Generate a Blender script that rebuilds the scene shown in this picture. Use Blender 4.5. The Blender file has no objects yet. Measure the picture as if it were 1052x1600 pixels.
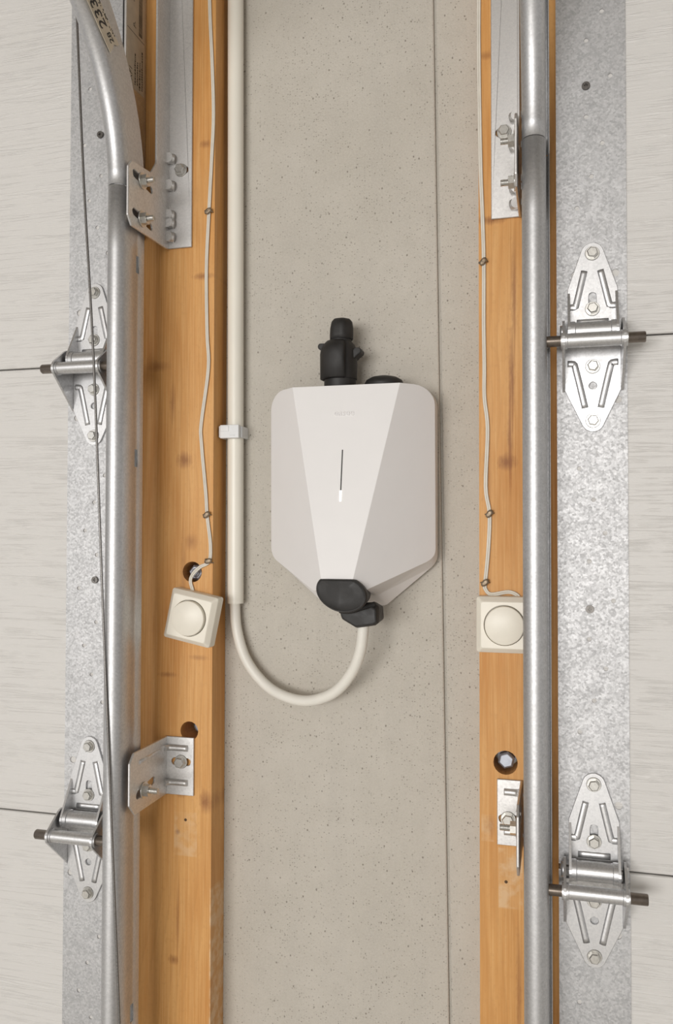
import bpy, bmesh, math, random
from mathutils import Vector, Matrix
from mathutils.geometry import tessellate_polygon
random.seed(7)
sc = bpy.context.scene
C = sc.collection

# ------------------------------------------------------------------ camera, world, light
cam = bpy.data.cameras.new('camera')
cam.sensor_fit = 'VERTICAL'; cam.sensor_height = 36.0
cam.lens = 1306.88 / 1600 * 36.0
cam.clip_start = 0.01
co = bpy.data.objects.new('camera', cam); C.objects.link(co)
cr = Vector((0.966744, 0.255735, 0.002247)); cu = Vector((0.003792, -0.023118, 0.999726)); cf = Vector((-0.255716, 0.966471, 0.023319))
m = Matrix((cr, cu, -cf)).transposed().to_4x4(); m.translation = Vector((0.53085, -0.96850, 1.40164))
co.matrix_world = m
sc.camera = co

w = bpy.data.worlds.new('World'); sc.world = w; w.use_nodes = True
w.node_tree.nodes['Background'].inputs[0].default_value = (1.0, 0.975, 0.945, 1)
w.node_tree.nodes['Background'].inputs[1].default_value = 0.45

def area_light(name, loc, target, sx, sy, power, col):
    l = bpy.data.lights.new(name, 'AREA'); l.shape = 'RECTANGLE'; l.size = sx; l.size_y = sy
    l.energy = power; l.color = col
    o = bpy.data.objects.new(name, l); C.objects.link(o)
    o.location = loc
    o.rotation_euler = (Vector(target) - Vector(loc)).to_track_quat('-Z', 'Z').to_euler()
    return o
# assumed daylight from the room side: an unseen wide window added behind the camera
area_light('assumed_window_behind_offscreen', (-0.45, -4.70, 1.45), (0.25, 0, 1.40), 2.6, 1.2, 125, (1.0, 0.98, 0.955))

sc.view_settings.view_transform = 'Standard'
sc.view_settings.look = 'None'
sc.view_settings.exposure = 0.04
sc.view_settings.gamma = 1.0
sc.view_settings.use_curve_mapping = False

# ------------------------------------------------------------------ helpers
def P(x, d, z):            # d = distance in front of the concrete wall
    return Vector((x, -d, z))

class MB:
    def __init__(s): s.v = []; s.f = []; s.sm = []
    def add(s, vs, fs, smooth=False):
        n = len(s.v); s.v += [tuple(v) for v in vs]
        s.f += [tuple(i + n for i in f) for f in fs]; s.sm += [smooth] * len(fs)
        return s
    def box(s, x0, x1, d0, d1, z0, z1):
        vs = [P(x, d, z) for z in (z0, z1) for d in (d0, d1) for x in (x0, x1)]
        return s.add(vs, [(0, 1, 3, 2), (4, 6, 7, 5), (0, 4, 5, 1), (2, 3, 7, 6), (0, 2, 6, 4), (1, 5, 7, 3)])
    def plate(s, outer, holes, fn, t0, t1):
        """flat plate with real holes; fn(u, v, t) -> point"""
        loops = [list(outer)] + [list(h) for h in holes]
        tris = tessellate_polygon([[Vector((a, b, 0)) for a, b in l] for l in loops])
        flat = [p for l in loops for p in l]; n = len(flat)
        vs = [fn(a, b, t1) for a, b in flat] + [fn(a, b, t0) for a, b in flat]
        fs = [tuple(t) for t in tris] + [tuple(i + n for i in reversed(t)) for t in tris]
        k = 0
        for l in loops:
            q = len(l)
            for i in range(q):
                j = (i + 1) % q
                fs.append((k + i, k + j, n + k + j, n + k + i))
            k += q
        return s.add(vs, fs)
    def cyl(s, p0, p1, r, n=16, r1=None, cap=True, smooth=True, rot=0.0):
        p0 = Vector(p0); p1 = Vector(p1); r1 = r if r1 is None else r1
        ax = (p1 - p0).normalized()
        a = ax.orthogonal().normalized(); b = ax.cross(a)
        vs = []
        for p, rr in ((p0, r), (p1, r1)):
            for i in range(n):
                t = 2 * math.pi * i / n + rot
                vs.append(p + (a * math.cos(t) + b * math.sin(t)) * rr)
        s.add(vs, [(i, (i + 1) % n, n + (i + 1) % n, n + i) for i in range(n)], smooth)
        if cap:
            s.add(vs[:n], [tuple(reversed(range(n)))]); s.add(vs[n:], [tuple(range(n))])
        return s
    def rev(s, base, axis, prof, n=24, smooth=True, sx=1.0):
        """lathe: prof = [(r, h)...]"""
        base = Vector(base); ax = Vector(axis).normalized()
        a = ax.orthogonal().normalized(); b = ax.cross(a); vs = []; fs = []
        for r, h in prof:
            for i in range(n):
                t = 2 * math.pi * i / n
                vs.append(base + ax * h + (a * math.cos(t) + b * math.sin(t) * sx) * r)
        for k in range(len(prof) - 1):
            for i in range(n):
                j = (i + 1) % n
                fs.append((k * n + i, k * n + j, (k + 1) * n + j, (k + 1) * n + i))
        s.add(vs, fs, smooth)
        s.add(vs[:n], [tuple(reversed(range(n)))]); s.add(vs[-n:], [tuple(range(n))])
        return s
    def tube(s, pts, r, n=10, sub=6, flat=1.0):
        pts = [Vector(p) for p in pts]
        if sub > 1:
            q = []
            for i in range(len(pts) - 1):
                p0 = pts[max(i - 1, 0)]; p1 = pts[i]; p2 = pts[i + 1]; p3 = pts[min(i + 2, len(pts) - 1)]
                for k in range(sub):
                    t = k / sub
                    q.append(0.5 * ((2 * p1) + (p2 - p0) * t + (2 * p0 - 5 * p1 + 4 * p2 - p3) * t * t + (3 * p1 - p0 - 3 * p2 + p3) * t ** 3))
            q.append(pts[-1]); pts = q
        vs = []; fs = []; up = None
        for i, p in enumerate(pts):
            tg = (pts[min(i + 1, len(pts) - 1)] - pts[max(i - 1, 0)]).normalized()
            if up is None: up = tg.orthogonal().normalized() if abs(tg.y) > .9 else Vector((0, -1, 0))
            b = tg.cross(up).normalized(); up = b.cross(tg).normalized()
            for k in range(n):
                a = 2 * math.pi * k / n
                vs.append(p + (up * math.cos(a) * flat + b * math.sin(a)) * r)
        for i in range(len(pts) - 1):
            for k in range(n):
                j = (k + 1) % n
                fs.append((i * n + k, i * n + j, (i + 1) * n + j, (i + 1) * n + k))
        s.add(vs, fs, True)
        s.add(vs[:n], [tuple(reversed(range(n)))]); s.add(vs[-n:], [tuple(range(n))])
        return s
    def build(s, name, mat, parent=None, bevel=0.0, segs=2, auto=False):
        me = bpy.data.meshes.new(name)
        me.from_pydata(s.v, [], s.f); me.validate()
        me.polygons.foreach_set('use_smooth', s.sm[:len(me.polygons)] if len(s.sm) >= len(me.polygons) else [False] * len(me.polygons))
        bm = bmesh.new(); bm.from_mesh(me)
        bmesh.ops.remove_doubles(bm, verts=bm.verts, dist=1e-6)
        bmesh.ops.recalc_face_normals(bm, faces=bm.faces)
        bm.to_mesh(me); bm.free(); me.update()
        o = bpy.data.objects.new(name, me); C.objects.link(o)
        me.materials.append(mat)
        if parent: o.parent = parent
        if bevel:
            b = o.modifiers.new('bevel', 'BEVEL'); b.width = bevel; b.segments = segs; b.limit_method = 'ANGLE'; b.angle_limit = math.radians(35)
            b.harden_normals = False
        if auto:
            try: me.set_sharp_from_angle(angle=math.radians(40))
            except Exception: pass
        return o

def tag(o, label=None, cat=None, group=None, kind=None):
    if label: o['label'] = label
    if cat: o['category'] = cat
    if group: o['group'] = group
    if kind: o['kind'] = kind
    return o
def empty(name, loc):
    o = bpy.data.objects.new(name, None); C.objects.link(o); o.location = loc; o.empty_display_size = .02
    return o
def keep(o, parent):       # parent while the mesh keeps its world coordinates
    o.parent = parent; o.matrix_parent_inverse = Matrix.Translation(-Vector(parent.location)); return o
def circle(cx, cz, r, n=12, a0=0.0): return [(cx + r * math.cos(a0 + 2 * math.pi * i / n), cz + r * math.sin(a0 + 2 * math.pi * i / n)) for i in range(n)]
def capsule(a, b, r, n=8):
    ax, az = a; bx, bz = b; t = math.atan2(bz - az, bx - ax); o = []
    for i in range(n + 1): q = t - math.pi / 2 + math.pi * i / n; o.append((bx + r * math.cos(q), bz + r * math.sin(q)))
    for i in range(n + 1): q = t + math.pi / 2 + math.pi * i / n; o.append((ax + r * math.cos(q), az + r * math.sin(q)))
    return o
def hull(pts):
    pts = sorted(set((round(a, 6), round(b, 6)) for a, b in pts))
    def half(it):
        h = []
        for p in it:
            while len(h) > 1 and (h[-1][0] - h[-2][0]) * (p[1] - h[-2][1]) - (h[-1][1] - h[-2][1]) * (p[0] - h[-2][0]) <= 0: h.pop()
            h.append(p)
        return h
    return half(pts)[:-1] + half(pts[::-1])[:-1]
def rounded(pts, rad, n=5):
    """round the corners of a polygon; rad = list of radii"""
    out = []; N = len(pts)
    for i in range(N):
        p = Vector(pts[i]); r = rad[i]
        if r <= 0: out.append(tuple(p)); continue
        a = (Vector(pts[i - 1]) - p).normalized(); b = (Vector(pts[(i + 1) % N]) - p).normalized()
        ang = a.angle(b); L = r / math.tan(ang / 2)
        c = p + (a + b).normalized() * (r / math.sin(ang / 2))
        s = p + a * L - c; e = p + b * L - c
        t0 = math.atan2(s.y, s.x); t1 = math.atan2(e.y, e.x); d = (t1 - t0 + math.pi) % (2 * math.pi) - math.pi
        for k in range(n + 1):
            t = t0 + d * k / n; out.append((c.x + r * math.cos(t), c.y + r * math.sin(t)))
    return out
FXZ = lambda x, z, t: P(x, t, z)          # plate parallel to the wall
def FDZ(d, z, t): return P(t, d, z)       # plate square to the wall
def hexhead(mb, base, axis, r, h, washer=0.0, wt=0.0012, rot=0.3):
    base = Vector(base); ax = Vector(axis).normalized()
    if washer: mb.cyl(base, base + ax * wt, washer, 20, washer * .93); base = base + ax * wt
    mb.cyl(base, base + ax * h * .8, r, 6, smooth=False, rot=rot)
    mb.cyl(base + ax * h * .8, base + ax * h, r * .97, 6, r * .80, smooth=False, rot=rot)
    return mb

# ------------------------------------------------------------------ materials
class NT:
    def __init__(s, name):
        s.m = bpy.data.materials.new(name); s.m.use_nodes = True; s.t = s.m.node_tree; s.b = s.t.nodes['Principled BSDF']
        s.tc = s.t.nodes.new('ShaderNodeTexCoord').outputs['Object']
    def n(s, ty, ins=None, **kw):
        nd = s.t.nodes.new(ty)
        for k, v in kw.items(): setattr(nd, k, v)
        for k, v in (ins or {}).items():
            if isinstance(v, bpy.types.NodeSocket): s.t.links.new(v, nd.inputs[k])
            else: nd.inputs[k].default_value = v
        return nd
    def map(s, scale=(1, 1, 1), src=None): return s.n('ShaderNodeMapping', {0: src or s.tc, 'Scale': scale}).outputs[0]
    def noise(s, scale, detail=4, rough=.5, vec=None, dist=0.0): return s.n('ShaderNodeTexNoise', {'Vector': vec or s.tc, 'Scale': scale, 'Detail': detail, 'Roughness': rough, 'Distortion': dist}).outputs[0]
    def ramp(s, f, stops):
        r = s.n('ShaderNodeValToRGB', {0: f}); e = r.color_ramp.elements
        while len(e) < len(stops): e.new(.5)
        for i, (p, c) in enumerate(stops): e[i].position = p; e[i].color = (*c, 1) if len(c) == 3 else c
        return r.outputs[0]
    def rng(s, f, a, b, c, d): return s.n('ShaderNodeMapRange', {0: f, 1: a, 2: b, 3: c, 4: d}).outputs[0]
    def mth(s, op, a, b=0.0): return s.n('ShaderNodeMath', {0: a, 1: b}, operation=op).outputs[0]
    def mix(s, f, a, b, mode='MIX'):
        nd = s.n('ShaderNodeMix', {0: f}, data_type='RGBA', blend_type=mode)
        for k, v in ((6, a), (7, b)):
            if isinstance(v, bpy.types.NodeSocket): s.t.links.new(v, nd.inputs[k])
            else: nd.inputs[k].default_value = (*v, 1) if len(v) == 3 else v
        return nd.outputs[2]
    def set(s, **kw):
        mp = {'col': 'Base Color', 'rough': 'Roughness', 'metal': 'Metallic', 'normal': 'Normal', 'spec': 'Specular IOR Level', 'ecol': 'Emission Color', 'estr': 'Emission Strength'}
        for k, v in kw.items():
            i = s.b.inputs[mp[k]]
            if isinstance(v, bpy.types.NodeSocket): s.t.links.new(v, i)
            else: i.default_value = (*v, 1) if isinstance(v, tuple) and len(v) == 3 else v
        return s.m
    def bump(s, h, strength=.3, dist=.001): return s.n('ShaderNodeBump', {'Height': h, 'Strength': strength, 'Distance': dist}).outputs[0]

def plain(name, col, rough=.5, metal=0.0, var=.05, vs=40):
    t = NT(name); n = t.noise(vs, 4, .6)
    f = t.rng(n, .3, .7, 0, 1)
    c = t.mix(f, tuple(max(0, k * (1 - var)) for k in col), tuple(min(1, k * (1 + var)) for k in col))
    return t.set(col=c, rough=rough, metal=metal)

def galv(name, base=.60, rough=(.50, .64), spangle=1.0, con=1.0, tint=(1.0, 1.0, 1.01), metal=.9):
    t = NT(name)
    v = t.n('ShaderNodeTexVoronoi', {'Vector': t.tc, 'Scale': 480.0}).outputs['Color']
    vb = t.n('ShaderNodeSeparateColor', {0: v}).outputs[0]
    n = t.noise(45, 6, .7); fine = t.noise(700, 3, .6)
    a = t.mth('ADD', t.mth('MULTIPLY', vb, .35), t.mth('ADD', t.mth('MULTIPLY', n, .45), .10))
    a = t.mth('ADD', a, t.mth('MULTIPLY', t.mth('SUBTRACT', fine, .5), .5))
    lo = tuple(base * (1 - .20 * con) * k for k in tint); hi = tuple(min(1, base * (1 + .16 * con) * k) for k in tint)
    c = t.ramp(a, [(.25, lo), (.75, hi)])
    r = t.rng(a, .2, .8, rough[1], rough[0])
    return t.set(col=c, rough=r, metal=metal, normal=t.bump(fine, .10 * spangle, .0006))

M = {}
M['galv'] = galv("galvanised_steel", .52)
M['galv_track'] = galv('galvanised_track', .58, (.44, .54), .6, .5)
M['zinc'] = galv('zinc_hinge', .64, (.34, .46), .4, .6)
M['bracket'] = galv('bracket_steel', .66, (.40, .52), .5, .55, (1.0, .985, .97))
M['bolt'] = plain('zinc_bolt', (.62, .61, .58), .30, .9, .12, 300)
M['pin'] = plain('oily_steel_pin', (.20, .17, .145), .32, .9, .2, 200)
M['dark_steel'] = plain('dark_screw', (.16, .15, .14), .4, .8, .2, 300)
M['cream'] = plain('cream_plastic', (.80, .755, .655), .38, 0, .02, 60)
M['conduit'] = plain('conduit_plastic', (.80, .77, .685), .36, 0, .02, 20)
M['cable'] = plain('cable_sheath', (.78, .755, .69), .42, 0, .02, 40)
M['wire'] = plain('bell_wire', (.70, .66, .58), .45, 0, .05, 80)
M['clip'] = plain('clip_plastic', (.72, .73, .74), .45, 0, .03, 80)
M['white'] = plain('charger_white', (.785, .77, .765), .42, 0, .008, 30)
M['black'] = plain('slot_black', (.02, .019, .018), .4, 0, .1, 80)
t = NT('soft_black_rubber'); n = t.noise(60, 5, .65)
M['rubber'] = t.set(col=t.ramp(n, [(.3, (.010, .0095, .009)), (.75, (.030, .028, .027))]), rough=t.rng(n, .3, .7, .45, .7), normal=t.bump(t.noise(300, 3), .1, .0005))
t = NT('led_white'); M['led'] = t.set(col=(1, 1, 1), ecol=(1.0, .95, .86), estr=3.0)
M['staple'] = plain('rusty_staple', (.26, .20, .14), .45, .6, .4, 400)
M['paper'] = plain('paper_label', (.62, .55, .44), .7, 0, .10, 60)
M['ink'] = plain('black_ink', (.02, .018, .017), .6, 0, .1, 60)
M['rope'] = plain('wire_rope', (.22, .21, .20), .42, .85, .35, 900)
M['bore'] = plain('painted_bore', (.10, .055, .025), .8, 0, .2, 200)  # shade inside the leftover nail holes, given as a plain colour

# concrete: warm grey, fine sand relief, scattered pits, their shade painted as dark flecks of colour
t = NT('concrete')
big = t.noise(5, 5, .6); mid = t.noise(34, 5, .6); fine = t.noise(420, 4, .65); sand = t.noise(1400, 2, .5)
offs = t.n('ShaderNodeMapping', {0: t.tc, 'Location': (3.1, 1.7, 5.3)}).outputs[0]
fine_c = t.noise(420, 4, .65, offs); sand_c = t.noise(1400, 2, .5, offs)
streak = t.noise(1.0, 5, .6, t.map((26, 1, 2.2)))
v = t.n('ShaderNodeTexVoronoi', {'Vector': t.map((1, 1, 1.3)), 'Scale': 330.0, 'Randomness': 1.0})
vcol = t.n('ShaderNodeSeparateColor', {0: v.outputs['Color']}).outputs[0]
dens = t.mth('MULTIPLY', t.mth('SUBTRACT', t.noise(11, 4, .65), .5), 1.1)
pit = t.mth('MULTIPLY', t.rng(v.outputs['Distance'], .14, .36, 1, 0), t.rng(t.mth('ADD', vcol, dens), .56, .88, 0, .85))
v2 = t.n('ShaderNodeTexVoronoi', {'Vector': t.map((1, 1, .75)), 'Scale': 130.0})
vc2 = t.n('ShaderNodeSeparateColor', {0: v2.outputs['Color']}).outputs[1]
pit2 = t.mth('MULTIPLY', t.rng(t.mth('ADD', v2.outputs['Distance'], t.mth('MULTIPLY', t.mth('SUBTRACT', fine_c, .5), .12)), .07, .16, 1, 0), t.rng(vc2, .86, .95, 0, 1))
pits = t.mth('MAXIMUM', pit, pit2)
c = t.mix(t.rng(big, .3, .7, 0, 1), (.525, .487, .423), (.59, .553, .493))
c = t.mix(t.rng(mid, .35, .7, 0, .35), c, (.43, .40, .345))
c = t.mix(t.rng(streak, .45, .75, 0, .30), c, (.43, .405, .37))
c = t.mix(t.rng(fine_c, .40, .70, 0, .6), c, (.60, .568, .51))
c = t.mix(t.rng(sand_c, .50, .72, 0, .35), c, (.36, .33, .285))
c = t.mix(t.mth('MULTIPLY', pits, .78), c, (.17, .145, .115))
h = t.mth('ADD', t.mth('MULTIPLY', fine, 1.2), t.mth('MULTIPLY', sand, .4))
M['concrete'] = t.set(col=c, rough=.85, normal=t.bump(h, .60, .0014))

# door skin: embossed wood grain running sideways
t = NT('door_white_embossed')
g1 = t.noise(1.0, 3, .55, t.map((6, 6, 150)), .6); g2 = t.noise(1.0, 3, .6, t.map((12, 12, 380)), .4)
ridge = t.mth('MULTIPLY', t.rng(t.mth('ABSOLUTE', t.mth('SUBTRACT', g1, .53)), 0, .06, 1, 0), t.rng(t.noise(1.0, 3, .6, t.map((30, 30, 60))), .38, .62, .1, 1))
h = t.mth('ADD', ridge, t.mth('MULTIPLY', g2, .35))
c = t.mix(t.rng(t.noise(3, 3, .5), .3, .7, 0, 1), (.635, .618, .595), (.65, .634, .611))
M['door'] = t.set(col=c, rough=.42, normal=t.bump(h, .42, .0016))

def wood(name, knots, stains, seed):
    t = NT(name)
    off = t.n('ShaderNodeMapping', {0: t.tc, 'Location': (seed, seed * .7, seed * .3)}).outputs[0]
    warp = t.noise(1.0, 3, .5, t.map((5, 5, 1.6), off))
    gx = t.n('ShaderNodeSeparateXYZ', {0: off}).outputs
    s = t.mth('ADD', t.mth('MULTIPLY', gx[0], 78.0), t.mth('MULTIPLY', warp, 13.0))
    ring = t.mth('FRACT', s)
    band = t.ramp(ring, [(0, (.25,) * 3), (.55, (.5,) * 3), (.88, (1,) * 3), (1, (.25,) * 3)])
    fib = t.noise(1.0, 4, .6, t.map((520, 520, 9), off)); blot = t.noise(1.0, 4, .55, t.map((16, 16, 4.5), off)); mott = t.noise(1.0, 3, .6, t.map((260, 260, 150), off))
    c = t.mix(t.rng(blot, .30, .72, 0, 1), (.74, .400, .130), (.52, .212, .042))
    c = t.mix(t.mth('MULTIPLY', t.n('ShaderNodeSeparateColor', {0: band}).outputs[0], .48), c, (.52, .24, .062))
    c = t.mix(t.rng(fib, .42, .72, 0, .42), c, (.80, .50, .21))
    c = t.mix(t.rng(mott, .52, .72, 0, .32), c, (.52, .255, .075))
    sp = t.n('ShaderNodeSeparateXYZ', {0: t.tc}).outputs
    for kx, kz, rx, rz, st in knots:
        dx = t.mth('DIVIDE', t.mth('ADD', t.mth('SUBTRACT', sp[0], kx), t.mth('MULTIPLY', t.mth('SUBTRACT', mott, .5), rx * .8)), rx)
        dz = t.mth('DIVIDE', t.mth('ADD', t.mth('SUBTRACT', sp[2], kz), t.mth('MULTIPLY', t.mth('SUBTRACT', warp, .5), rz * 1.2)), rz)
        d = t.mth('SQRT', t.mth('ADD', t.mth('MULTIPLY', dx, dx), t.mth('MULTIPLY', dz, dz)))
        c = t.mix(t.mth('MULTIPLY', t.rng(t.mth('ADD', d, t.mth('MULTIPLY', t.mth('SUBTRACT', fib, .5), 1.1)), .15, 1.0, 1, 0), st), c, (.25, .085, .02))
    for x0, x1, z0, z1, st in stains:        # pale scuffs left by a bracket that was moved
        cx, cz = (x0 + x1) / 2, (z0 + z1) / 2
        ex = t.mth('DIVIDE', t.mth('ABSOLUTE', t.mth('SUBTRACT', sp[0], cx)), (x1 - x0) / 2)
        ez = t.mth('DIVIDE', t.mth('ABSOLUTE', t.mth('SUBTRACT', sp[2], cz)), (z1 - z0) / 2)
        mk = t.rng(t.mth('MAXIMUM', ex, ez), .93, 1.0, 1, 0)
        mk = t.mth('MULTIPLY', mk, t.rng(t.noise(60, 3, .6), .42, .60, .15, 1))
        c = t.mix(t.mth('MULTIPLY', mk, st), c, (.74, .57, .37))
    hh = t.mth('ADD', fib, t.mth('MULTIPLY', mott, .6))
    return t.set(col=c, rough=t.rng(blot, .3, .7, .50, .62), normal=t.bump(hh, .12, .0008))
M['wood_l'] = wood('pine_near_conduit', [(.0946, 1.485, .012, .012, .75), (.1256, 1.079, .010, .016, .8), (.0746, 1.228, .014, .004, .6), (.079, 1.549, .005, .03, .5), (.118, 1.709, .016, .005, .7), (.104, 1.386, .010, .012, .5), (.094, 1.087, .008, .006, .5), (.085, .889, .008, .007, .7), (.089, 1.041, .004, .004, .8), (.0589, 1.601, .02, .008, .5), (.115, 1.25, .016, .004, .4), (.0945, 1.33, .004, .08, .35), (.09, .93, .0025, .05, .5), (.12, 1.87, .01, .006, .6)],
                   [(.084, .1145, 1.013, 1.067, .34), (.1308, .134, .80, .98, .6)], 1.37)
M['wood_r'] = wood('pine_by_grooved_wall', [(.4773, 1.478, .012, .010, .85), (.4613, 1.745, .018, .006, .8), (.4853, 1.66, .004, .08, .65), (.483, 1.57, .004, .07, .75), (.481, 1.50, .004, .05, .7), (.458, 1.083, .008, .014, .4), (.456, 1.93, .02, .006, .5), (.489, .90, .004, .09, .6), (.456, 1.47, .006, .06, .35)],
                   [(.467, .4935, .995, 1.061, .5), (.449, .463, 1.065, 1.095, .35)], 4.91)

# ------------------------------------------------------------------ the setting
floor = MB().box(-2.6, 3.2, -.3, 5.5, -.05, 0.0).build('floor', plain('floor_concrete', (.66, .64, .60), .8, 0, .1, 12)); tag(floor, kind='structure')
ceil = MB().box(-2.6, 3.2, -.3, 5.5, 2.5, 2.55).build('ceiling', plain('ceiling_board', (.34, .31, .27), .8, 0, .04, 12)); tag(ceil, 'plain board garage ceiling', kind='structure')

def gx(z): return 0.4103 - (z - .8405) * .0149       # the slightly leaning joint in the concrete
ZT = 2.5
wall = empty('wall_back', (0, 0, 0)); tag(wall, kind='structure')
g = .0012
def slab(xf0, xf1):
    n = 2; q = MB()
    vs = [P(xf0(0), -.2, 0), P(xf1(0), -.2, 0), P(xf1(ZT), -.2, ZT), P(xf0(ZT), -.2, ZT), P(xf0(0), 0, 0), P(xf1(0), 0, 0), P(xf1(ZT), 0, ZT), P(xf0(ZT), 0, ZT)]
    return q.add(vs, [(0, 1, 2, 3), (4, 7, 6, 5), (0, 4, 5, 1), (1, 5, 6, 2), (2, 6, 7, 3), (3, 7, 4, 0)])
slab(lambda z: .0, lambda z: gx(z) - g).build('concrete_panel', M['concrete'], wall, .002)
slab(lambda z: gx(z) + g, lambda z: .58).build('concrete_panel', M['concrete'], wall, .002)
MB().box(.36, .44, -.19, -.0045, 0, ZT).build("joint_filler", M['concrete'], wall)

def post(name, x0, x1, holes, mat):
    q = MB().plate([(x0, 0), (x1, 0), (x1, ZT), (x0, ZT)], [circle(hx, hz, r, 20) for hx, hz, r in holes], FXZ, .0005, .040)
    o = q.build(name, mat); tag(o, kind='structure')
    bm = bmesh.new(); bm.from_mesh(o.data)
    ed = [e for e in bm.edges if abs(e.verts[0].co.z - e.verts[1].co.z) > 1 and abs(e.verts[0].co.y - e.verts[1].co.y) < 1e-5 and abs(e.verts[0].co.y + .040) < 1e-4
          and abs(e.verts[0].co.x - e.verts[1].co.x) < 1e-5 and min(abs(e.verts[0].co.x - x0), abs(e.verts[0].co.x - x1)) < 1e-5]
    bmesh.ops.bevel(bm, geom=ed, offset=.0045, segments=4, affect='EDGES', profile=.5)
    bm.to_mesh(o.data); bm.free()
    return o
pl = post('trim_1', -.0075, .1325, [(.106, 1.3527, .0125), (.1035, 1.1625, .0115)], M['wood_l'])
pr = post('trim_2', .4474, .5874, [(.4752, 1.1517, .0130)], M['wood_r'])
tag(pl, 'orange-brown pine post beside the cream conduit'); tag(pr, 'orange-brown pine post beside the jointed concrete edge')
tag(wall, 'rough warm-grey concrete wall between the two pine posts'); tag(floor, 'plain grey concrete garage floor')

# sectional doors
SEAM = (1.599, 1.0645)
DOORD = .085
def door(name, sx, x_in, x_out, holes, big, screws, label):
    root = empty(name, (x_in, -.06, 0)); tag(root, label, kind='structure')
    xa, xb = sorted((x_in, x_out))
    zs = [.004, .5325, SEAM[1], SEAM[0], 2.14, 2.44]
    e0, e1 = sorted((x_in, x_in + sx * .0672))
    for a, b in zip(zs[:-1], zs[1:]):
        a2, b2 = a + .0007, b - .0007
        keep(MB().box(xa, xb, .046, DOORD, a2, b2).build('panel', M['door'], None, .0022, 3), root)
        hs = [circle(x, z, .0024, 12) for x, z in holes if a2 + .004 < z < b2 - .004] + [circle(x, z, .0039, 16) for x, z in big if a2 + .004 < z < b2 - .004]
        q = MB().plate([(e0, a2 + .002), (e1, a2 + .002), (e1, b2 - .002), (e0, b2 - .002)], hs, FXZ, DOORD, DOORD + .0014)
        # the stile wraps round the panel edge
        xs = x_in - sx * .0013
        q.box(min(xs, x_in), max(xs, x_in), .047, DOORD + .0014, a2 + .002, b2 - .002)
        keep(q.build('end_stile', M['galv']), root)
    for x, z in screws:
        k, L = .0005, .0019
        cross = [(x + u, z + v) for u, v in ((k, L), (k, k), (L, k), (L, -k), (k, -k), (k, -L), (-k, -L), (-k, -k), (-L, -k), (-L, k), (-k, k), (-k, L))]
        q = MB().rev(P(x, DOORD + .0012, z), (0, -1, 0), [(.0042, 0), (.0042, .0008)], 20)
        q.plate(circle(x, z, .0040, 20), [cross], FXZ, DOORD + .0020, DOORD + .0038)
        keep(q.build('screw', M['dark_steel']), root)
    return root
HR = [(0.5762, 1.9334), (0.5608, 1.9051), (0.5842, 1.8656), (0.5604, 1.826), (0.5762, 1.7974), (0.5654, 1.7639), (0.5511, 1.7325), (0.5522, 1.4661), (0.5661, 1.4342), (0.577, 1.4006), (0.5615, 1.3722), (0.5846, 1.3328), (0.5611, 1.2936), (0.5769, 1.2648), (0.5657, 1.2323), (0.5517, 1.2002), (0.5502, 0.9315)]
HRb = [(0.5881, 1.6634), (0.5899, 1.535), (0.549, 1.6638), (0.5884, 1.1297), (0.5871, 1.0019)]
SR = [(0.5604, 1.8574), (0.5618, 1.3239)]
HL = [(-0.0095, 1.9315), (-0.0164, 1.8641), (0.0062, 1.8247), (-0.0091, 1.7963), (0.0017, 1.763), (0.0157, 1.7314), (0.0144, 1.467), (0.0006, 1.4354), (-0.011, 1.4021), (0.0048, 1.3735), (-0.0185, 1.3338), (0.0048, 1.2944), (-0.011, 1.2664), (-0.0005, 1.2327), (0.0138, 1.2009), (0.0121, 0.9291), (-0.0028, 0.8975), (-0.0137, 0.8638), (0.0024, 0.8352)]
HLb = [(-0.0205, 1.662), (-0.0229, 1.5363), (-0.024, 1.1315), (-0.026, 0.9995)]
SL = [(0.0055, 1.8738), (0.0035, 1.344)]
door('door_1', -1, .0320, -2.5, HL, HLb, SL, 'white embossed sectional garage door crossed by the lifting cable')
door('door_2', 1, .5319, 3.1, HR, HRb, SR, 'white embossed sectional garage door with no lifting cable in front')

# ------------------------------------------------------------------ roller tracks
def track_profile(sx):
    """(x offset from web, d); sx = direction in which the channel opens"""
    pr_ = [(.0250, .0985), (.0250, .0935), (.0, .0935), (.0, .1055), (.0, .1125), (.0, .127)]
    for i in range(1, 13):
        a = math.pi * i / 12
        pr_.append((.0108 - .0108 * math.cos(a), .131 + .0120 * math.sin(a)))
    pr_.append((.0216, .124))
    pr_ = [(-.0, d) if i in (2, 3, 4, 5) else (x, d) for i, (x, d) in enumerate(pr_)]
    return [(sx * x, d) for x, d in pr_]
D0 = .093
def track(name, xw, sx, rings, skips, label, group):
    """rings: list of (origin d, origin z, angle); angle 0 = running straight up"""
    pf = track_profile(sx); n = len(pf); vs = []; fs = []
    for d0, z0, a in rings:
        for x, d in pf:
            dd = d - .118
            vs.append(P(xw + x, d0 + dd * math.cos(a), z0 - dd * math.sin(a)))
    for k in range(len(rings) - 1):
        for i in range(n - 1):
            if k in skips and i == 3: continue
            fs.append((k * n + i, k * n + i + 1, (k + 1) * n + i + 1, (k + 1) * n + i))
    q = MB().add(vs, fs, True); o = q.build(name, M['galv_track'])
    so = o.modifiers.new('thickness', 'SOLIDIFY'); so.thickness = .0018; so.offset = 0
    o.data.set_sharp_from_angle(angle=math.radians(38))
    return tag(o, label, 'track', group)
TJ = 1.787
slots = [(.852, .872), (1.4745, 1.4945), (1.696, 1.716)]
zs = [.03]; sk = []
for a, b in slots: zs += [a]; sk.append(len(zs) - 1); zs += [b]
zs.append(TJ - .0006)
XWL, XWR = .0665, .4985
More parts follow.
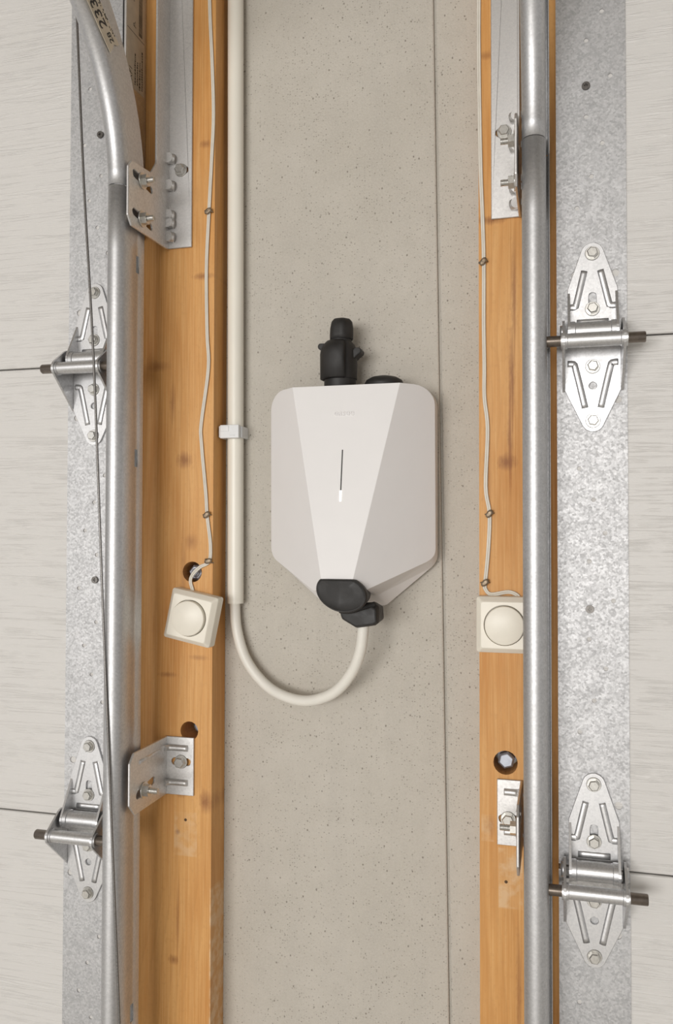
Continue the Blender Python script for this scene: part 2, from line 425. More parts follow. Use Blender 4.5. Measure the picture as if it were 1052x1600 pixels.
track('vertical_track', XWL, -1, [(.118, z, 0) for z in zs], sk, 'straight galvanised roller track over the pine post by the cream conduit', 'straight door tracks')
track('vertical_track', XWR, 1, [(.118, z, 0) for z in zs], sk, 'straight galvanised roller track hiding the edge of the upright push button', 'straight door tracks')
R_ = .225
def arc(R):
    out = [(.118, TJ + .0006, 0)]
    for i in range(1, 19):
        a = math.radians(90) * i / 18
        out.append((.118 + R - R * math.cos(a), TJ + R * math.sin(a), a))
    out.append((1.9, TJ + R, math.pi / 2))
    return out
track('curved_track', XWL, -1, arc(R_), [], 'curved galvanised track bearing a handwritten number sticker', 'curved door tracks')
track('curved_track', XWR, 1, arc(R_), [], 'curved galvanised track without any sticker', 'curved door tracks')

# ------------------------------------------------------------------ hinges with rollers
def make_hinge(sx, loc, label):
    """sx = direction of the track as seen from the hinge"""
    root = empty('roller_hinge', loc); tag(root, label, 'hinge', 'roller hinges on the door seams')
    F = lambda a, b, t: P(a, t, b)
    b0, b1 = .0015, .0040            # plate, measured from the door skin
    PV = (.0155, .003); PN = (.037, -.0100)
    W1, W2 = .0243, .0272
    # upper leaf
    up = hull(circle(0, .085, .0112, 24) + [(-W1, .049), (W1, .049)]); up = [p for p in up if p[1] > .0491]
    up = [(W1, .006), (W1, .049)] + sorted(up, key=lambda p: math.atan2(p[1] - .06, p[0])) + [(-W1, .049), (-W1, .006)]
    q = MB().plate(up, [capsule((0, .031), (0, .0415), .0038)], F, b0, b1)
    ul = q.build('upper_leaf', M['zinc'], root, .0005, 1)
    for s in (-1, 1):
        q = MB().plate(hull([(b0, .050), (b0, .002)] + circle(PV[0], PV[1], .0112, 20)), [], FDZ, s * W1, s * (W1 - .0024))
        q.build('flange', M['zinc'], ul)
    # lower leaf
    lo = hull(circle(0, -.085, .0112, 24) + [(-W2, -.054), (W2, -.054)]); lo = [p for p in lo if p[1] < -.0541]
    lo = [(-W2, -.010), (-W2, -.054)] + sorted(lo, key=lambda p: math.atan2(p[1] + .06, p[0])) + [(W2, -.054), (W2, -.010)]
    q = MB().plate(lo, [circle(0, -.0495, .0038, 16)], F, b0, b1)
    ll = q.build('lower_leaf', M['zinc'], root, .0005, 1)
    for s in (-1, 1):
        q = MB().plate(hull([(b0, -.055), (b0, -.008), (.006, .008)] + circle(PV[0], PV[1], .0118, 20) + circle(PN[0], PN[1], .0098, 20)), [], FDZ, s * W2, s * (W2 + .0024))
        q.build('flange', M['zinc'], ll)
        q = MB().cyl(P(s * W2, PV[0], PV[1]), P(s * (W2 + .0048), PV[0], PV[1]), .0078, 18, .0070)
        q.build('pivot_head', M['zinc'], root)
    # pressed ribs
    for s in (-1, 1):
        MB().tube([P(s * .0078, b1, .0675), P(s * .0110, b1, .054), P(s * .0160, b1, .0330), P(s * .0175, b1, .0312), P(s * .0225, b1, .0310)], .0034, 10, 3, .5).build('rib', M['zinc'], ul)
        MB().tube([P(s * .0076, b1, -.0720), P(s * .0116, b1, -.054), P(s * .0172, b1, -.0300), P(s * .0190, b1, -.0270), P(s * .0245, b1, -.0265)], .0034, 10, 3, .5).build('rib', M['zinc'], ll)
    MB().tube([P(-.0155, b1, .0150), P(0, b1, .0150), P(.0155, b1, .0150)], .0034, 10, 2, .5).build('rib', M['zinc'], ul)
    # knuckles
    MB().rev(P(-W1 + .0024, *PV), (1, 0, 0), [(.0106, 0), (.0106, .0045), (.0096, .0052), (.0096, 2 * W1 - .010), (.0106, 2 * W1 - .0093), (.0106, 2 * W1 - .0048)], 24).build('pivot_barrel', M['zinc'], root, auto=True)
    MB().rev(P(-W2 - .004, *PN), (1, 0, 0), [(.0080, 0), (.0080, .0060), (.0070, .0066), (.0070, 2 * W2 + .0014), (.0080, 2 * W2 + .002), (.0080, 2 * W2 + .008)], 24).build('roller_barrel', M['zinc'], root, auto=True)
    # roller: stem and wheel
    a, b = sx * .0535, -sx * .0475
    MB().rev(P(a, *PN), (-sx, 0, 0), [(.0048, 0), (.0054, .0006), (.0054, .1002), (.0048, .1010)], 20).build('roller_stem', M['pin'], root, auto=True)
    MB().rev(P(sx * .0525, *PN), (sx, 0, 0), [(.007, -.005), (.0145, -.0045), (.0155, -.003), (.0155, .002), (.0145, .0035), (.007, .004)], 24).build('roller_wheel', M['pin'], root, auto=True)
    for z in (.085, .0285, -.030, -.085):
        hexhead(MB(), P(0, b1, z), (0, -1, 0), .0057, .0048, .0074, rot=random.random()).build('bolt', M['bolt'], root)
    return root
make_hinge(1, P(0.0008, DOORD, SEAM[0]), 'zinc roller hinge behind the lifting cable, upper of two on its door')
make_hinge(1, P(-.0010, DOORD, SEAM[1]), 'zinc roller hinge beside the lifting cable, lower of two on its door')
make_hinge(-1, P(.5657, DOORD, SEAM[0]), 'zinc roller hinge on the cable-free door, upper of two')
make_hinge(-1, P(.5647, DOORD, SEAM[1]), 'zinc roller hinge on the cable-free door, lower of two')

# lifting cable
q = MB().tube([P(-.030, .120, 2.44), P(-.011, .126, 2.14), P(.0005, .130, 1.97), P(.0150, .137, 1.79), P(.0305, .1395, 1.594), P(.046, .1435, 1.34), P(.060, .147, 1.12), P(.0752, .150, .874), P(.088, .152, .66), P(.100, .153, .45)], .0014, 8, 4)
tag(q.build('lifting_cable', M['rope']), 'thin dark steel lifting cable running down past two hinges', 'cable')

# ------------------------------------------------------------------ track brackets
def stud(mb, x, d, z, sx, L=.014, nut=.0068):
    mb.cyl(P(x, d, z), P(x + sx * .0016, d, z), .0092, 20)
    mb.cyl(P(x + sx * .0016, d, z), P(x + sx * .0075, d, z), nut, 6, smooth=False, rot=.3)
    # threaded end: a stack of little rings
    pr_ = []; k = 0.0075
    while k < L:
        pr_ += [(.0030, k), (.0034, k + .0004), (.0034, k + .0008), (.0030, k + .0012)]; k += .0013
    pr_.append((.0026, L + .0005))
    mb.rev(P(x, d, z), (sx, 0, 0), pr_, 12)
    return mb
TH = .0026
def flag_bracket(xl, sx, label, slots_d, stud_z):
    """xl = plane of the leg that carries the track; sx = side on which the plate lies on the post"""
    root = empty('flag_bracket', P(xl, .041, 1.744)); tag(root, label, 'bracket', 'flag brackets under the curved tracks')
    zb, zt = 1.7455, 2.42
    xe = xl + sx * .0325
    f = lambda a, b, t: P(a, t, b)
    hole = [capsule((xl + sx * .0165, 1.8405), (xl + sx * .0235, 1.8405), .0042)]
    outer = [(xl, zb), (xe, zb), (xe, zt), (xl, zt)]
    keep(MB().plate(outer, hole, f, .0405, .0405 + TH).build('wall_plate', M['bracket'], None, .0006, 1), root)
    leg = rounded([(.0410, zb), (.050, zb - .002), (.1345, zb - .004), (.1430, zb + .006), (.1430, 1.806), (.1350, 1.8150), (.0900, 1.8200), (.0760, 1.838), (.0760, zt), (.0410, zt)], [0, 0, 0, 0, 0, 0, .006, .010, 0, 0])
    hs = [capsule((.090, z - .002), (.1290, z + .0015), .0042) for z in (1.8012, 1.7578)]
    keep(MB().plate(leg, hs, FDZ, xl, xl + sx * TH).build('track_leg', M['bracket'], None, .0006, 1), root)
    # pressed stiffeners across the bend
    for z, L in ((1.8545, .010), (1.8215, .007), (1.785, .010), (1.7755, .010), (1.7585, .006)):
        r = .0062
        keep(MB().tube([P(xl + sx * .0045, .0515, z), P(xl + sx * .0050, .0475, z), P(xl + sx * .0095, .0440, z)], r, 12, 4).build('stiffener', M['bracket']), root)
    q = hexhead(MB(), P(xl + sx * .0182, .0405 + TH, 1.8405), (0, -1, 0), .0065, .0058, .0082)
    keep(q.build('lag_bolt', M['bolt']), root)
    for z in stud_z:
        keep(stud(MB(), xl + sx * TH, .1115, z, sx).build('track_bolt', M['bolt']), root)
    return root
flag_bracket(.0712, 1, 'galvanised flag bracket with two open slots beside the thin bell wire and conduit', None, (1.8010, 1.7572))
flag_bracket(.4938, -1, 'galvanised flag bracket seen edge-on behind the sticker-free curved track', None, (1.7985, 1.7560))

def jamb_bracket(xl, sx, z0, z1, wide, zbolt, zleg, label):
    root = empty('jamb_bracket', P(xl, .041, z0)); tag(root, label, 'bracket', 'small angle brackets low on the posts')
    f = lambda a, b, t: P(a, t, b)
    xe = xl + sx * wide
    zc = zbolt
    keep(MB().plate([(xl, z0), (xe, z0), (xe, z1), (xl, z1)], [capsule((xl + sx * wide * .34, zc), (xl + sx * wide * .78, zc), .0042)], f, .0405, .0405 + TH).build('wall_plate', M['bracket'], None, .0006, 1), root)
    leg = [(.0410, z0), (.1215, z0), (.1335, z0 + .013), (.1335, z1 - .010), (.1240, z1), (.0410, z1)]
    keep(MB().plate(leg, [capsule((.078, zleg + .004), (.114, zleg - .002), .0044)], FDZ, xl, xl + sx * TH).build('track_leg', M['bracket'], None, .0006, 1), root)
    for z in (z0 + .015, z1 - .013):
        keep(MB().tube([P(xl + sx * .0025, .0510, z), P(xl + sx * .0045, .0455, z), P(xl + sx * .0105, .0435, z), P(xl + sx * (wide - .0075), .0433, z)], .0038, 10, 4).build('rib', M['bracket']), root)
    keep(MB().tube([P(xl + sx * (TH - .001), .060, z1 - .013), P(xl + sx * (TH - .001), .112, z1 - .013)], .0026, 10, 1).build('rib', M['bracket']), root)
    keep(hexhead(MB(), P(xl + sx * wide * .565, .0405 + TH, zc), (0, -1, 0), .0068, .0062, .0084, rot=.15).build('lag_bolt', M['bolt']), root)
    keep(stud(MB(), xl + sx * TH, .1015, zleg, sx, .0175).build('track_bolt', M['bolt']), root)
    return root
jamb_bracket(.0735, 1, 1.0865, 1.1555, .0372, 1.1262, 1.1085, 'galvanised angle bracket with its slotted leg showing, low on the post by the conduit')
jamb_bracket(.4935, -1, 1.0640, 1.1345, .0273, 1.0925, 1.1035, 'galvanised angle bracket half hidden by the track, under a recessed hex bolt')

# steel angle standing on the post behind the curved track, carries the paper label
q = MB().box(.0345, .0400, .0405, .0425, 1.76, 2.42).box(.0375, .0400, .0425, .090, 1.76, 2.42)
tag(q.build('jamb_angle', M['bracket']), 'upright steel angle behind the curved track, a printed label on it', 'steel angle')

def text_mesh(name, s, size, mat, fn, parent=None, shear=0.0, bold=0.0):
    cu_ = bpy.data.curves.new(name, 'FONT'); cu_.body = s; cu_.size = size; cu_.shear = shear; cu_.offset = bold
    cu_.resolution_u = 3; cu_.align_x = 'CENTER'; cu_.align_y = 'CENTER'
    o = bpy.data.objects.new(name, cu_); C.objects.link(o)
    bpy.context.view_layer.update()
    me = bpy.data.meshes.new_from_object(o.evaluated_get(bpy.context.evaluated_depsgraph_get()))
    bpy.data.objects.remove(o); bpy.data.curves.remove(cu_)
    for v in me.vertices: v.co = fn(v.co.x, v.co.y)
    me.materials.clear(); me.materials.append(mat); me.name = name
    ob = bpy.data.objects.new(name, me); C.objects.link(ob)
    if parent: ob.parent = parent      # parent is a part whose mesh is in world coordinates
    return ob

# printed paper label on the angle
root = empty('paper_label', P(.0402, .05, 1.93)); tag(root, 'printed paper label with barcode beside the pine post edge', 'label')
sheet = keep(MB().plate([(.0455, 1.9345), (.088, 1.9325), (.089, 2.10), (.0445, 2.10)], [], FDZ, .0400, .0403).build('paper', M['paper']), root)
q = MB()
z = 2.0045
while z < 2.095:
    w_ = random.choice((.0006, .0010, .0016)); q.box(.0403, .04042, .0515, .0600, z, z + w_); z += w_ + random.choice((.0007, .0012))
q.build('barcode', M['ink'], sheet)
q = MB()
for k, (z0, z1) in enumerate(((1.940, 1.985), (1.938, 1.972), (1.941, 1.968), (1.939, 1.975))):
    z = z0
    while z < z1:
        w_ = random.choice((.0012, .002, .003)); d = .050 + k * .0058
        q.box(.0403, .04042, d, d + .0030 * random.uniform(.6, 1), z, z + w_); z += w_ + .0010
tag(q.build('printed_lines', M['ink'], sheet), kind='stuff')
MB().box(.0403, .04042, .0460, .0880, 2.0000, 2.0006).build('printed_rule', M['ink'], sheet)
text_mesh('lettering', 'P-', .010, M['ink'], lambda x, y: P(.04045, .0700 + y, 2.012 + x), sheet)
text_mesh('lettering', '72', .016, M['ink'], lambda x, y: P(.04045, .0760 + y, 2.045 + x), sheet, .2)
text_mesh('lettering', 'XF1', .010, M['ink'], lambda x, y: P(.04045, .0790 + y, 1.9485 + x), sheet, .1)

# handwritten sticker on the curved track
xs_ = XWL + .0016
root = empty('number_sticker', P(xs_, .17, 1.93)); tag(root, 'torn paper sticker with a handwritten number on the curved track', 'sticker')
A = Vector((.1746, 1.9147)); B = Vector((.1560, 1.9336)); Tdir = Vector((.046, .0283)).normalized()
tl = A + Tdir * .105; tr = B + Tdir * .105
edge = [tuple(A), tuple(A * .66 + B * .34 + Tdir * .0015), tuple(A * .4 + B * .6 + Tdir * .004), tuple(A * .2 + B * .8 + Tdir * .0005), tuple(B)]
for k in range(1, 20):
    edge.append(tuple(B + Tdir * .105 * k / 20 + (A - B) * random.uniform(-.02, .06)))
edge += [tuple(tr), tuple(tl)]
sheet = keep(MB().plate(edge, [], FDZ, xs_, xs_ + .0004).build('paper', M['paper']), root)
up_ = (A - B).normalized()
def stk(c0):
    return lambda x, y: P(xs_ + .0006, (c0 + Tdir * x + up_ * y).x, (c0 + Tdir * x + up_ * y).y)
mid = (A + B) / 2
text_mesh('lettering', '233', .0205, M['ink'], stk(mid + Tdir * .0375 + up_ * .002), sheet, .1, .0003)
text_mesh('lettering', '28', .012, M['ink'], stk(mid + Tdir * .0115 - up_ * .001), sheet, .1, .0002)
q = MB()
for k in range(26):
    c0 = mid + Tdir * random.uniform(.010, .055) - up_ * random.uniform(.0075, .0115); r = random.uniform(.0005, .0012)
    q.plate(circle(c0.x, c0.y, r, 6), [], FDZ, xs_ + .0004, xs_ + .0006)
tag(q.build('ink_smudge', M['ink'], sheet), kind='stuff')

# ------------------------------------------------------------------ conduit, clip, charger lead
q = MB().rev(P(.1510, .0128, 1.3140), Vector((-.0052, 0, 1.0)), [(.0078, .001), (.0098, 0), (.0098, 1.15)], 28)
q.cyl(P(.1510, .0128, 1.3142), P(.1509, .0128, 1.3180), .0080, 20)
tag(q.build('conduit', M['conduit'], auto=True), 'cream plastic conduit pipe running down the wall beside the post', 'pipe')

root = empty('pipe_clip', P(.145, .0, 1.5215)); tag(root, 'pale grey plastic clip holding the cream conduit', 'clip')
keep(MB().box(.1365, .1605, .0232, .0300, 1.5140, 1.5300).box(.1345, .1365, .0240, .0290, 1.5150, 1.5290).build('clip_bridge', M['clip'], None, .0008, 2), root)
keep(MB().box(.1375, .1480, .0300, .0307, 1.5220, 1.5285).box(.1495, .1560, .0300, .0307, 1.5165, 1.5180).build('latch_tab', M['clip'], None, .0003, 1), root)
keep(MB().box(.1340, .1385, .0, .0245, 1.5145, 1.5295).build('clip_arm', M['clip'], None, .0006, 2), root)
keep(MB().box(.1590, .1618, .0, .022, 1.5150, 1.5290).build('clip_arm', M['clip'], None, .0006, 2), root)

CAB = [(.1497, .0115, 1.345), (.1497, .0115, 1.3119), (.1528, .012, 1.2809), (.1654, .014, 1.2467), (.1895, .018, 1.2202), (.2184, .025, 1.207), (.2505, .032, 1.2048), (.2826, .040, 1.2176), (.3049, .048, 1.2418), (.3169, .055, 1.2677), (.3212, .058, 1.2952), (.3215, .059, 1.308)]
tag(MB().tube([P(*p) for p in CAB], .0064, 16, 8).build('charger_lead', M['cable']), 'thick cream lead looping from conduit end up to the white charger', 'cable')

# ------------------------------------------------------------------ the charger
CX = .3002
root = empty('wall_charger', P(CX, .0, 1.318)); tag(root, 'white faceted wall charger with a glowing slot and black rubber cap', 'charger')
ZTOP = 1.5655
def outline(zc, zb, hb):
    return rounded([(.0975, ZTOP), (-.0975, ZTOP), (-.0975, zc), (-hb, zb), (hb, zb), (.0975, zc)], [.021, .021, .020, .010, .010, .020], 7)
bm = bmesh.new()
loops = [[bm.verts.new(P(CX + x, d, z)) for x, z in outline(*q_)] for d, q_ in ((.010, (1.3670, 1.3155, .037)), (.032, (1.3735, 1.3290, .032)), (.150, (1.3775, 1.3450, .023)))]
N = len(loops[0])
bm.faces.new(loops[0]); bm.faces.new(loops[-1][::-1])
for b_, t_ in zip(loops[:-1], loops[1:]):
    for i in range(N):
        j = (i + 1) % N; bm.faces.new((b_[j], b_[i], t_[i], t_[j]))
def plane3(a, b, c):
    a, b, c = Vector(a), Vector(b), Vector(c); n = (b - a).cross(c - a).normalized()
    if n.y > 0: n = -n
    return a, n
XC = CX + .0015
cuts = [plane3(P(XC - .062, .065, ZTOP), P(XC + .062, .065, ZTOP), P(XC, .100, 1.352))]
for s in (-1, 1):
    cuts.append(plane3(P(XC + s * .062, .065, ZTOP), P(XC + s * .0180, .100, 1.352), P(CX + s * .0975, .033, ZTOP)))
for a, nrm in cuts:
    r = bmesh.ops.bisect_plane(bm, geom=bm.verts[:] + bm.edges[:] + bm.faces[:], plane_co=a, plane_no=nrm, clear_outer=True, dist=1e-7)
    eds = [e for e in r['geom_cut'] if isinstance(e, bmesh.types.BMEdge)]
    bmesh.ops.contextual_create(bm, geom=eds)
bmesh.ops.remove_doubles(bm, verts=bm.verts, dist=1e-6)
bmesh.ops.recalc_face_normals(bm, faces=bm.faces)
me = bpy.data.meshes.new('housing'); bm.to_mesh(me); bm.free()
body = bpy.data.objects.new('housing', me); C.objects.link(body); me.materials.append(M['white']); keep(body, root)
bv = body.modifiers.new('bevel', 'BEVEL'); bv.width = .0016; bv.segments = 3; bv.limit_method = 'ANGLE'; bv.angle_limit = math.radians(6)
keep(MB().box(CX - .055, CX + .055, .0, .012, 1.36, 1.545).build('mounting_plate', M['rubber']), root)
# light slot, set in the middle facet
kf = (.100 - .065) / (ZTOP - 1.352)
def front(z): return .065 + (ZTOP - z) * kf
def strip(z0, z1, x0, x1, e):
    vs = [P(x0, front(z0) + e, z0), P(x1, front(z0) + e, z0), P(x1, front(z1) + e, z1), P(x0, front(z1) + e, z1), P(x0, front(z0) - .001, z0), P(x1, front(z0) - .001, z0), P(x1, front(z1) - .001, z1), P(x0, front(z1) - .001, z1)]
    return MB().add(vs, [(0, 1, 2, 3), (4, 7, 6, 5), (0, 4, 5, 1), (1, 5, 6, 2), (2, 6, 7, 3), (3, 7, 4, 0)])
keep(strip(1.4465, 1.4918, XC - .00065, XC + .00065, .0002).build('light_slot', M['black']), root)
keep(strip(1.4348, 1.4465, XC - .0009, XC + .0009, .0003).build('light_strip', M['led']), root)
logo = text_mesh('logo', 'easee', .0105, M['white'], lambda x, y: P(XC + x, front(1.5335 + y) + .0003, 1.5335 + y), body)
so = logo.modifiers.new('relief', 'SOLIDIFY'); so.thickness = .0012; so.offset = 0
# socket cap: rubber flap with a flat top, below the middle facet
cap = []
for i in range(48):
    a = 2 * math.pi * i / 48
    x = .0290 * math.cos(a); z = .0195 * math.sin(a)
    x, z = x * .956 + z * .292, -x * .292 + z * .956
    cap.append((x, min(z, .0146)))
def capf(x, z, t_): return P(.3068 + x, front(1.3362 + z) + t_ - .0035 - abs(x) * .16, 1.3362 + z)
q = MB(); vs = []; fs = []
rows = [(.86, -.030), (1.0, .004), (1.0, .006), (.965, .0082), (.90, .0086), (.86, .0080), (.5, .0082), (.02, .0084)]
for sc_, t_ in rows: vs += [capf(x * sc_, z * sc_, t_) for x, z in cap]
for k in range(len(rows) - 1):
    for i in range(48): fs.append((k * 48 + i, k * 48 + (i + 1) % 48, (k + 1) * 48 + (i + 1) % 48, (k + 1) * 48 + i))
q.add(vs, fs, True); q.add(vs[-48:], [tuple(range(48))]); q.add(vs[:48], [tuple(reversed(range(48)))])
socap = keep(q.build('socket_cap', M['rubber'], auto=True), root)
# cable inlet cover below it
q = MB()
prf = [[(-.0225, 1.3225), (.0190, 1.3235), (.0240, 1.3200), (.0240, 1.3020), (.0200, 1.2990), (-.0010, 1.2955), (-.0180, 1.3050)],
       [(-.0200, 1.3185), (.0130, 1.3215), (.0215, 1.3170), (.0225, 1.3030), (.0190, 1.3005), (-.0010, 1.2975), (-.0160, 1.3060)]]
n = 7; vs = [P(.3175 + x, .035, z) for x, z in prf[1]] + [P(.3175 + x, .070, z) for x, z in prf[0]] + [P(.3175 + x, .077, z) for x, z in prf[1]]
fs = [tuple(reversed(range(n))), tuple(range(2 * n, 3 * n))]
for k in range(2):
    for i in range(n): fs.append((k * n + i, k * n + (i + 1) % n, (k + 1) * n + (i + 1) % n, (k + 1) * n + i))
keep(q.add(vs, fs).build('inlet_cover', M['rubber'], None, .0016, 2), root)
keep(MB().tube([P(.300, .082, 1.3155), P(.311, .083, 1.3150), P(.325, .080, 1.3190), P(.338, .073, 1.3225)], .0030, 8, 5, .6).build('cap_strap', M['rubber']), root)
# blanking dome on top
keep(MB().rev(P(.3400, .036, 1.5640), (0, 0, 1), [(.0225, 0), (.0225, .006), (.0205, .0098), (.015, .0130), (.008, .0146), (.001, .0150)], 32).build('blanking_cap', M['rubber']), root)

# black plug standing on top of the charger
root = empty('power_plug', P(.2885, .036, 1.5655)); tag(root, 'black ribbed plug with side wings standing on top of the charger', 'plug')
bx_, bd_ = .2880, .036
keep(MB().rev(P(bx_, bd_, 1.5650), (.012, 0, 1), [(.0185, 0), (.0185, .0118), (.0195, .0124), (.0198, .030), (.0188, .046), (.0165, .052), (.0140, .055)], 32).build('plug_body', M['rubber'], auto=True), root)
keep(MB().rev(P(.2889, bd_, 1.6180), (.012, 0, 1), [(.0122, 0), (.0122, .008)], 24).build('plug_neck', M['rubber'], auto=True), root)
# knurled gland nut
vs = []; fs = []; n = 36
prof = [(.0118, 0), (.0134, .0004), (.0137, .006), (.0134, .014), (.0122, .0205), (.0095, .0238), (.004, .0248)]
for r, h in prof:
    for i in range(n):
        a = 2 * math.pi * i / n; rr = r * (1 + (.035 if (i % 6) in (0, 1, 2) else -.02))
        vs.append(P(.2896 + h * .012 + rr * math.cos(a), bd_ + rr * math.sin(a), 1.6230 + h))
for k in range(len(prof) - 1):
    for i in range(n): fs.append((k * n + i, k * n + (i + 1) % n, (k + 1) * n + (i + 1) % n, (k + 1) * n + i))
q = MB().add(vs, fs, True); q.add(vs[-n:], [tuple(range(n))]); q.add(vs[:n], [tuple(reversed(range(n)))])
keep(q.build('gland_nut', M['rubber']), root)
vs = []; fs = []; n = 15
ring = [(.0216 * math.cos(math.radians(a)), .0216 * math.sin(math.radians(a))) for a in range(60, 201, 10)]
rws = [(.80, 1.5772), (1.0, 1.5785), (1.0, 1.6060), (.96, 1.6110), (.84, 1.6165), (.68, 1.6200)]
for k, z in rws: vs += [P(.2878 + x * k, .036 + d * k, z) for x, d in ring]
for z0_ in (0,): pass
for k in range(len(rws) - 1):
    for i in range(n - 1): fs.append((k * n + i, k * n + i + 1, (k + 1) * n + i + 1, (k + 1) * n + i))
cv = keep(MB().add(vs, fs, True).build('latch_cover', M['rubber']), root)
so = cv.modifiers.new('thickness', 'SOLIDIFY'); so.thickness = .003; so.offset = 0
keep(MB().rev(P(.2935, .0560, 1.6085), (0, -1, 0), [(.0042, -.002), (.0042, .0004), (.003, .0006), (.003, -.0002), (.001, -.0003)], 16).build('screw', M['black']), root)
for s, x0, z0 in ((-1, .2722, 1.6055), (1, .3055, 1.5985)):
    pts = [(0, 0), (s * .0040, .0040), (s * .0085, .0075), (s * .0095, .0105), (s * .0075, .0135), (s * .0010, .0135), (-s * .004, .008), (-s * .004, -.004)]
    if s < 0: pts = pts[::-1]
    keep(MB().plate(pts, [], lambda a, b, t_: P(x0 + a, t_, z0 + b), .026, .044).build('wing', M['rubber'], None, .0014, 2), root)

# ------------------------------------------------------------------ push buttons, wires, staples
def push_button(x, z, rot, half, label):
    root = empty('push_button', P(x, .0402, z)); tag(root, label, 'push button', 'cream push buttons on the posts')
    root.rotation_euler = (0, rot, 0)
    pts = rounded([(half, half), (-half, half), (-half, -half), (half, -half)], [.003] * 4, 4)
    vs = []; fs = []; n = len(pts)
    rows = [(1.0, 0.0), (1.0, .0125), (.985, .0145), (.84, .0195), (.81, .0202)]
    for k, h in rows: vs += [P(a * k, h, b * k) for a, b in pts]
    for k in range(len(rows) - 1):
        for i in range(n): fs.append((k * n + i, k * n + (i + 1) % n, (k + 1) * n + (i + 1) % n, (k + 1) * n + i))
    fs += [tuple(reversed(range(n)))]
    q = MB().add(vs, fs)
    rim = [(a * rows[-1][0], b * rows[-1][0]) for a, b in pts]; well = circle(0, 0, .0217, 40)
    fl = rim + well; tr = tessellate_polygon([[Vector((a, b, 0)) for a, b in rim], [Vector((a, b, 0)) for a, b in well]])
    q.add([P(a, rows[-1][1], b) for a, b in fl], [tuple(t) for t in tr])
    q.add([P(a, .0202, b) for a, b in well] + [P(a, .0130, b) for a, b in well], [(i, (i + 1) % 40, 40 + (i + 1) % 40, 40 + i) for i in range(40)] + [tuple(range(40, 80))])
    q.build('base_plate', M['cream'], root, .0012, 3)
    t_ = .045
    MB().rev(P(0, .0132, 0), (.02, -1, 0), [(.0206, 0), (.0206, .0106), (.0202, .0118), (.0192, .0123), (.001, .0126)], 48).build('button', M['cream'], root, auto=True)
    return root
push_button(.1113, 1.2995, math.radians(11.5), .0302, 'tilted cream push button with round button, below a recessed bolt')
push_button(.4755, 1.3021, 0.0, .0302, 'upright cream push button with round button, edge behind the track')

WL = [(0.122, 2.30), (0.1245, 2.13), (0.1249, 2.045), (0.1288, 1.9659), (0.1308, 1.9031), (0.1287, 1.8488), (0.1257, 1.7868), (0.1228, 1.7172), (0.1242, 1.6398), (0.1261, 1.5972), (0.1174, 1.5321), (0.1175, 1.509), (0.1237, 1.4475), (0.1255, 1.4208), (0.1300, 1.3864), (0.1285, 1.3658), (0.1169, 1.3588), (0.1078, 1.3503), (0.1045, 1.3418), (0.1075, 1.3304), (.1085, 1.322)]
WR = [(0.4495, 2.30), (0.4485, 2.10), (0.4482, 1.9932), (0.4480, 1.95), (0.4485, 1.8849), (0.4500, 1.7984), (0.4518, 1.7482), (0.4531, 1.6983), (0.4529, 1.6345), (0.4535, 1.585), (0.4535, 1.5498), (0.4569, 1.5145), (0.4547, 1.4513), (0.4588, 1.4212), (0.4573, 1.3814), (0.4540, 1.3465), (0.4540, 1.3395), (0.4606, 1.3335), (0.4791, 1.3365), (0.4890, 1.3325), (.490, 1.327)]
def twin(name, path, label, d=.0417):
    root = empty(name, P(path[-1][0], d, path[-1][1])); tag(root, label, 'wire', 'bell wires stapled to the posts')
    for k, s in enumerate((-1, 1)):
        pts = []
        for i, (x, z) in enumerate(path):
            a = path[max(i - 1, 0)]; b = path[min(i + 1, len(path) - 1)]
            tx, tz = b[0] - a[0], b[1] - a[1]; L = math.hypot(tx, tz)
            pts.append(P(x + s * .00105 * -tz / L * 1.0, d, z + s * .00105 * tx / L))
        keep(MB().tube(pts, .00115, 8, 5).build('conductor', M['wire']), root)
    return root
twin('bell_wire', WL, 'thin cream twin wire stapled down to the tilted push button')
twin('bell_wire', WR, 'thin cream twin wire stapled down to the upright push button')
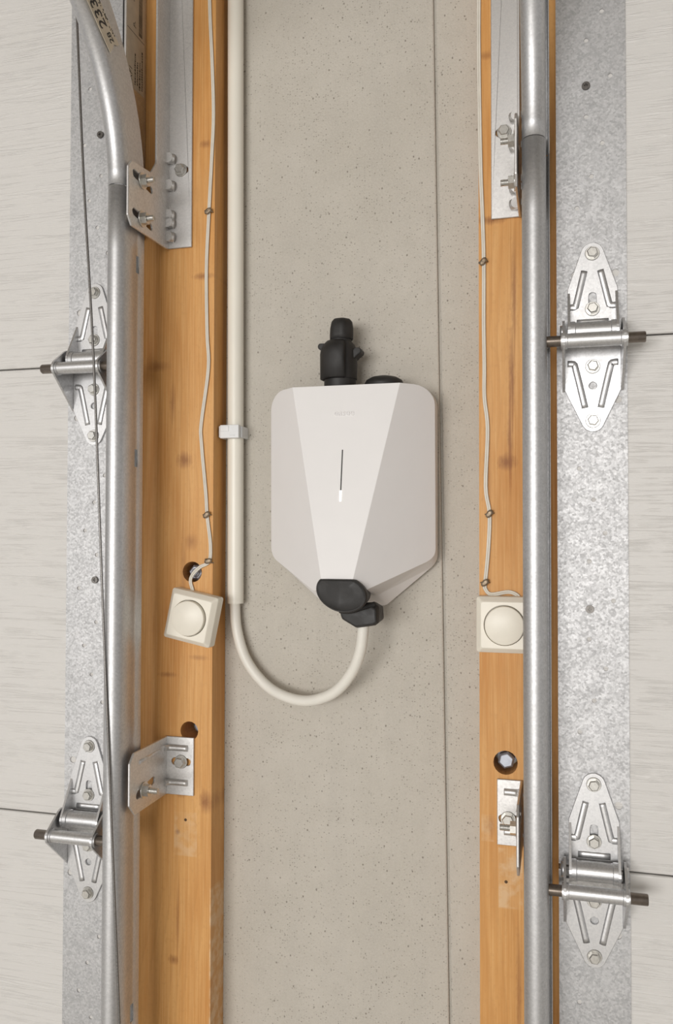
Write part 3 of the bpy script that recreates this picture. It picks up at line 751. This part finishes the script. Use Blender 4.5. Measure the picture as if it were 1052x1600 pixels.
def staple(x, z, a, where):
    root = empty('wire_staple', P(x, .040, z)); tag(root, where, 'staple', 'staples over the bell wires'); root.rotation_euler = (0, a, 0)
    MB().tube([P(-.0046, -.002, 0), P(-.0046, .0036, 0), P(-.0030, .0050, 0), P(.0030, .0050, 0), P(.0046, .0036, 0), P(.0046, -.002, 0)], .0007, 8, 3).build('staple_wire', M['staple'], root)
    MB().rev(P(0, .0040, 0), (0, -1, 0), [(.0046, 0), (.0052, .0006), (.0047, .0016), (.0022, .0020)], 16, sx=.62).build('saddle', M['staple'], root)
    return root
sl = 'small rusty staple on the wire to the tilted push button, '
sr = 'small rusty staple over the wire to the upright push button, '
staple(.1257, 1.7866, .15, sl + 'beside the flag bracket'); staple(.1258, 1.4212, 0, sl + 'midway'); staple(.1285, 1.3662, .5, sl + 'at the recessed bolt')
staple(.4526, 1.6990, -.12, sr + 'topmost of three'); staple(.4588, 1.4214, -.15, sr + 'middle of three'); staple(.4540, 1.3462, .0, sr + 'just above it')

# recessed anchor bolts in the posts
def anchor(x, z, d, r, label, washer=True):
    root = empty('anchor_bolt', P(x, 0, z)); tag(root, label, 'bolt', 'hex anchors sunk in the posts')
    m_ = plain('anchor_zinc', (.40, .42, .47), .45, .7, .1, 200)
    hexhead(MB(), P(0, d - .010, 0), (0, -1, 0), r, .010, 0, rot=random.random()).build('hex_head', m_, root, .0006, 1)
    MB().cyl(P(0, .0, 0), P(0, d - .010, 0), r * .62, 16).cyl(P(0, .0, 0), P(0, .004, 0), r * 1.15, 20).build('shank', m_, root)
    if washer: MB().rev(P(0, d, 0), (0, -1, 0), [(r * .55, -.001), (r * .55, .0012), (r * .45, .0016), (r * .1, .0016)], 18).build('stud_end', m_, root)
    return root
anchor(.1065, 1.3515, .031, .0098, 'grey hex anchor sunk in a hole above the tilted push button')
anchor(.4755, 1.1520, .033, .0095, 'grey hex anchor sunk in a hole above the half-hidden bracket', False)
anchor(.1035, 1.1620, .010, .0090, 'dark hex anchor deep in a hole behind the slotted bracket', False)
# leftover nail holes, their shade painted as small dark discs
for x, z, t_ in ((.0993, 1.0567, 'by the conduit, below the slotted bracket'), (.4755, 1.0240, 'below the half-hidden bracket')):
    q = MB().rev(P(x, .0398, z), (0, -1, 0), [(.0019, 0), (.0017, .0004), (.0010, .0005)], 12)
    tag(q.build('nail_hole_disc', M['bore']), 'dark disc painted for a nail hole in the post ' + t_, 'nail', 'leftover nail holes in the posts')
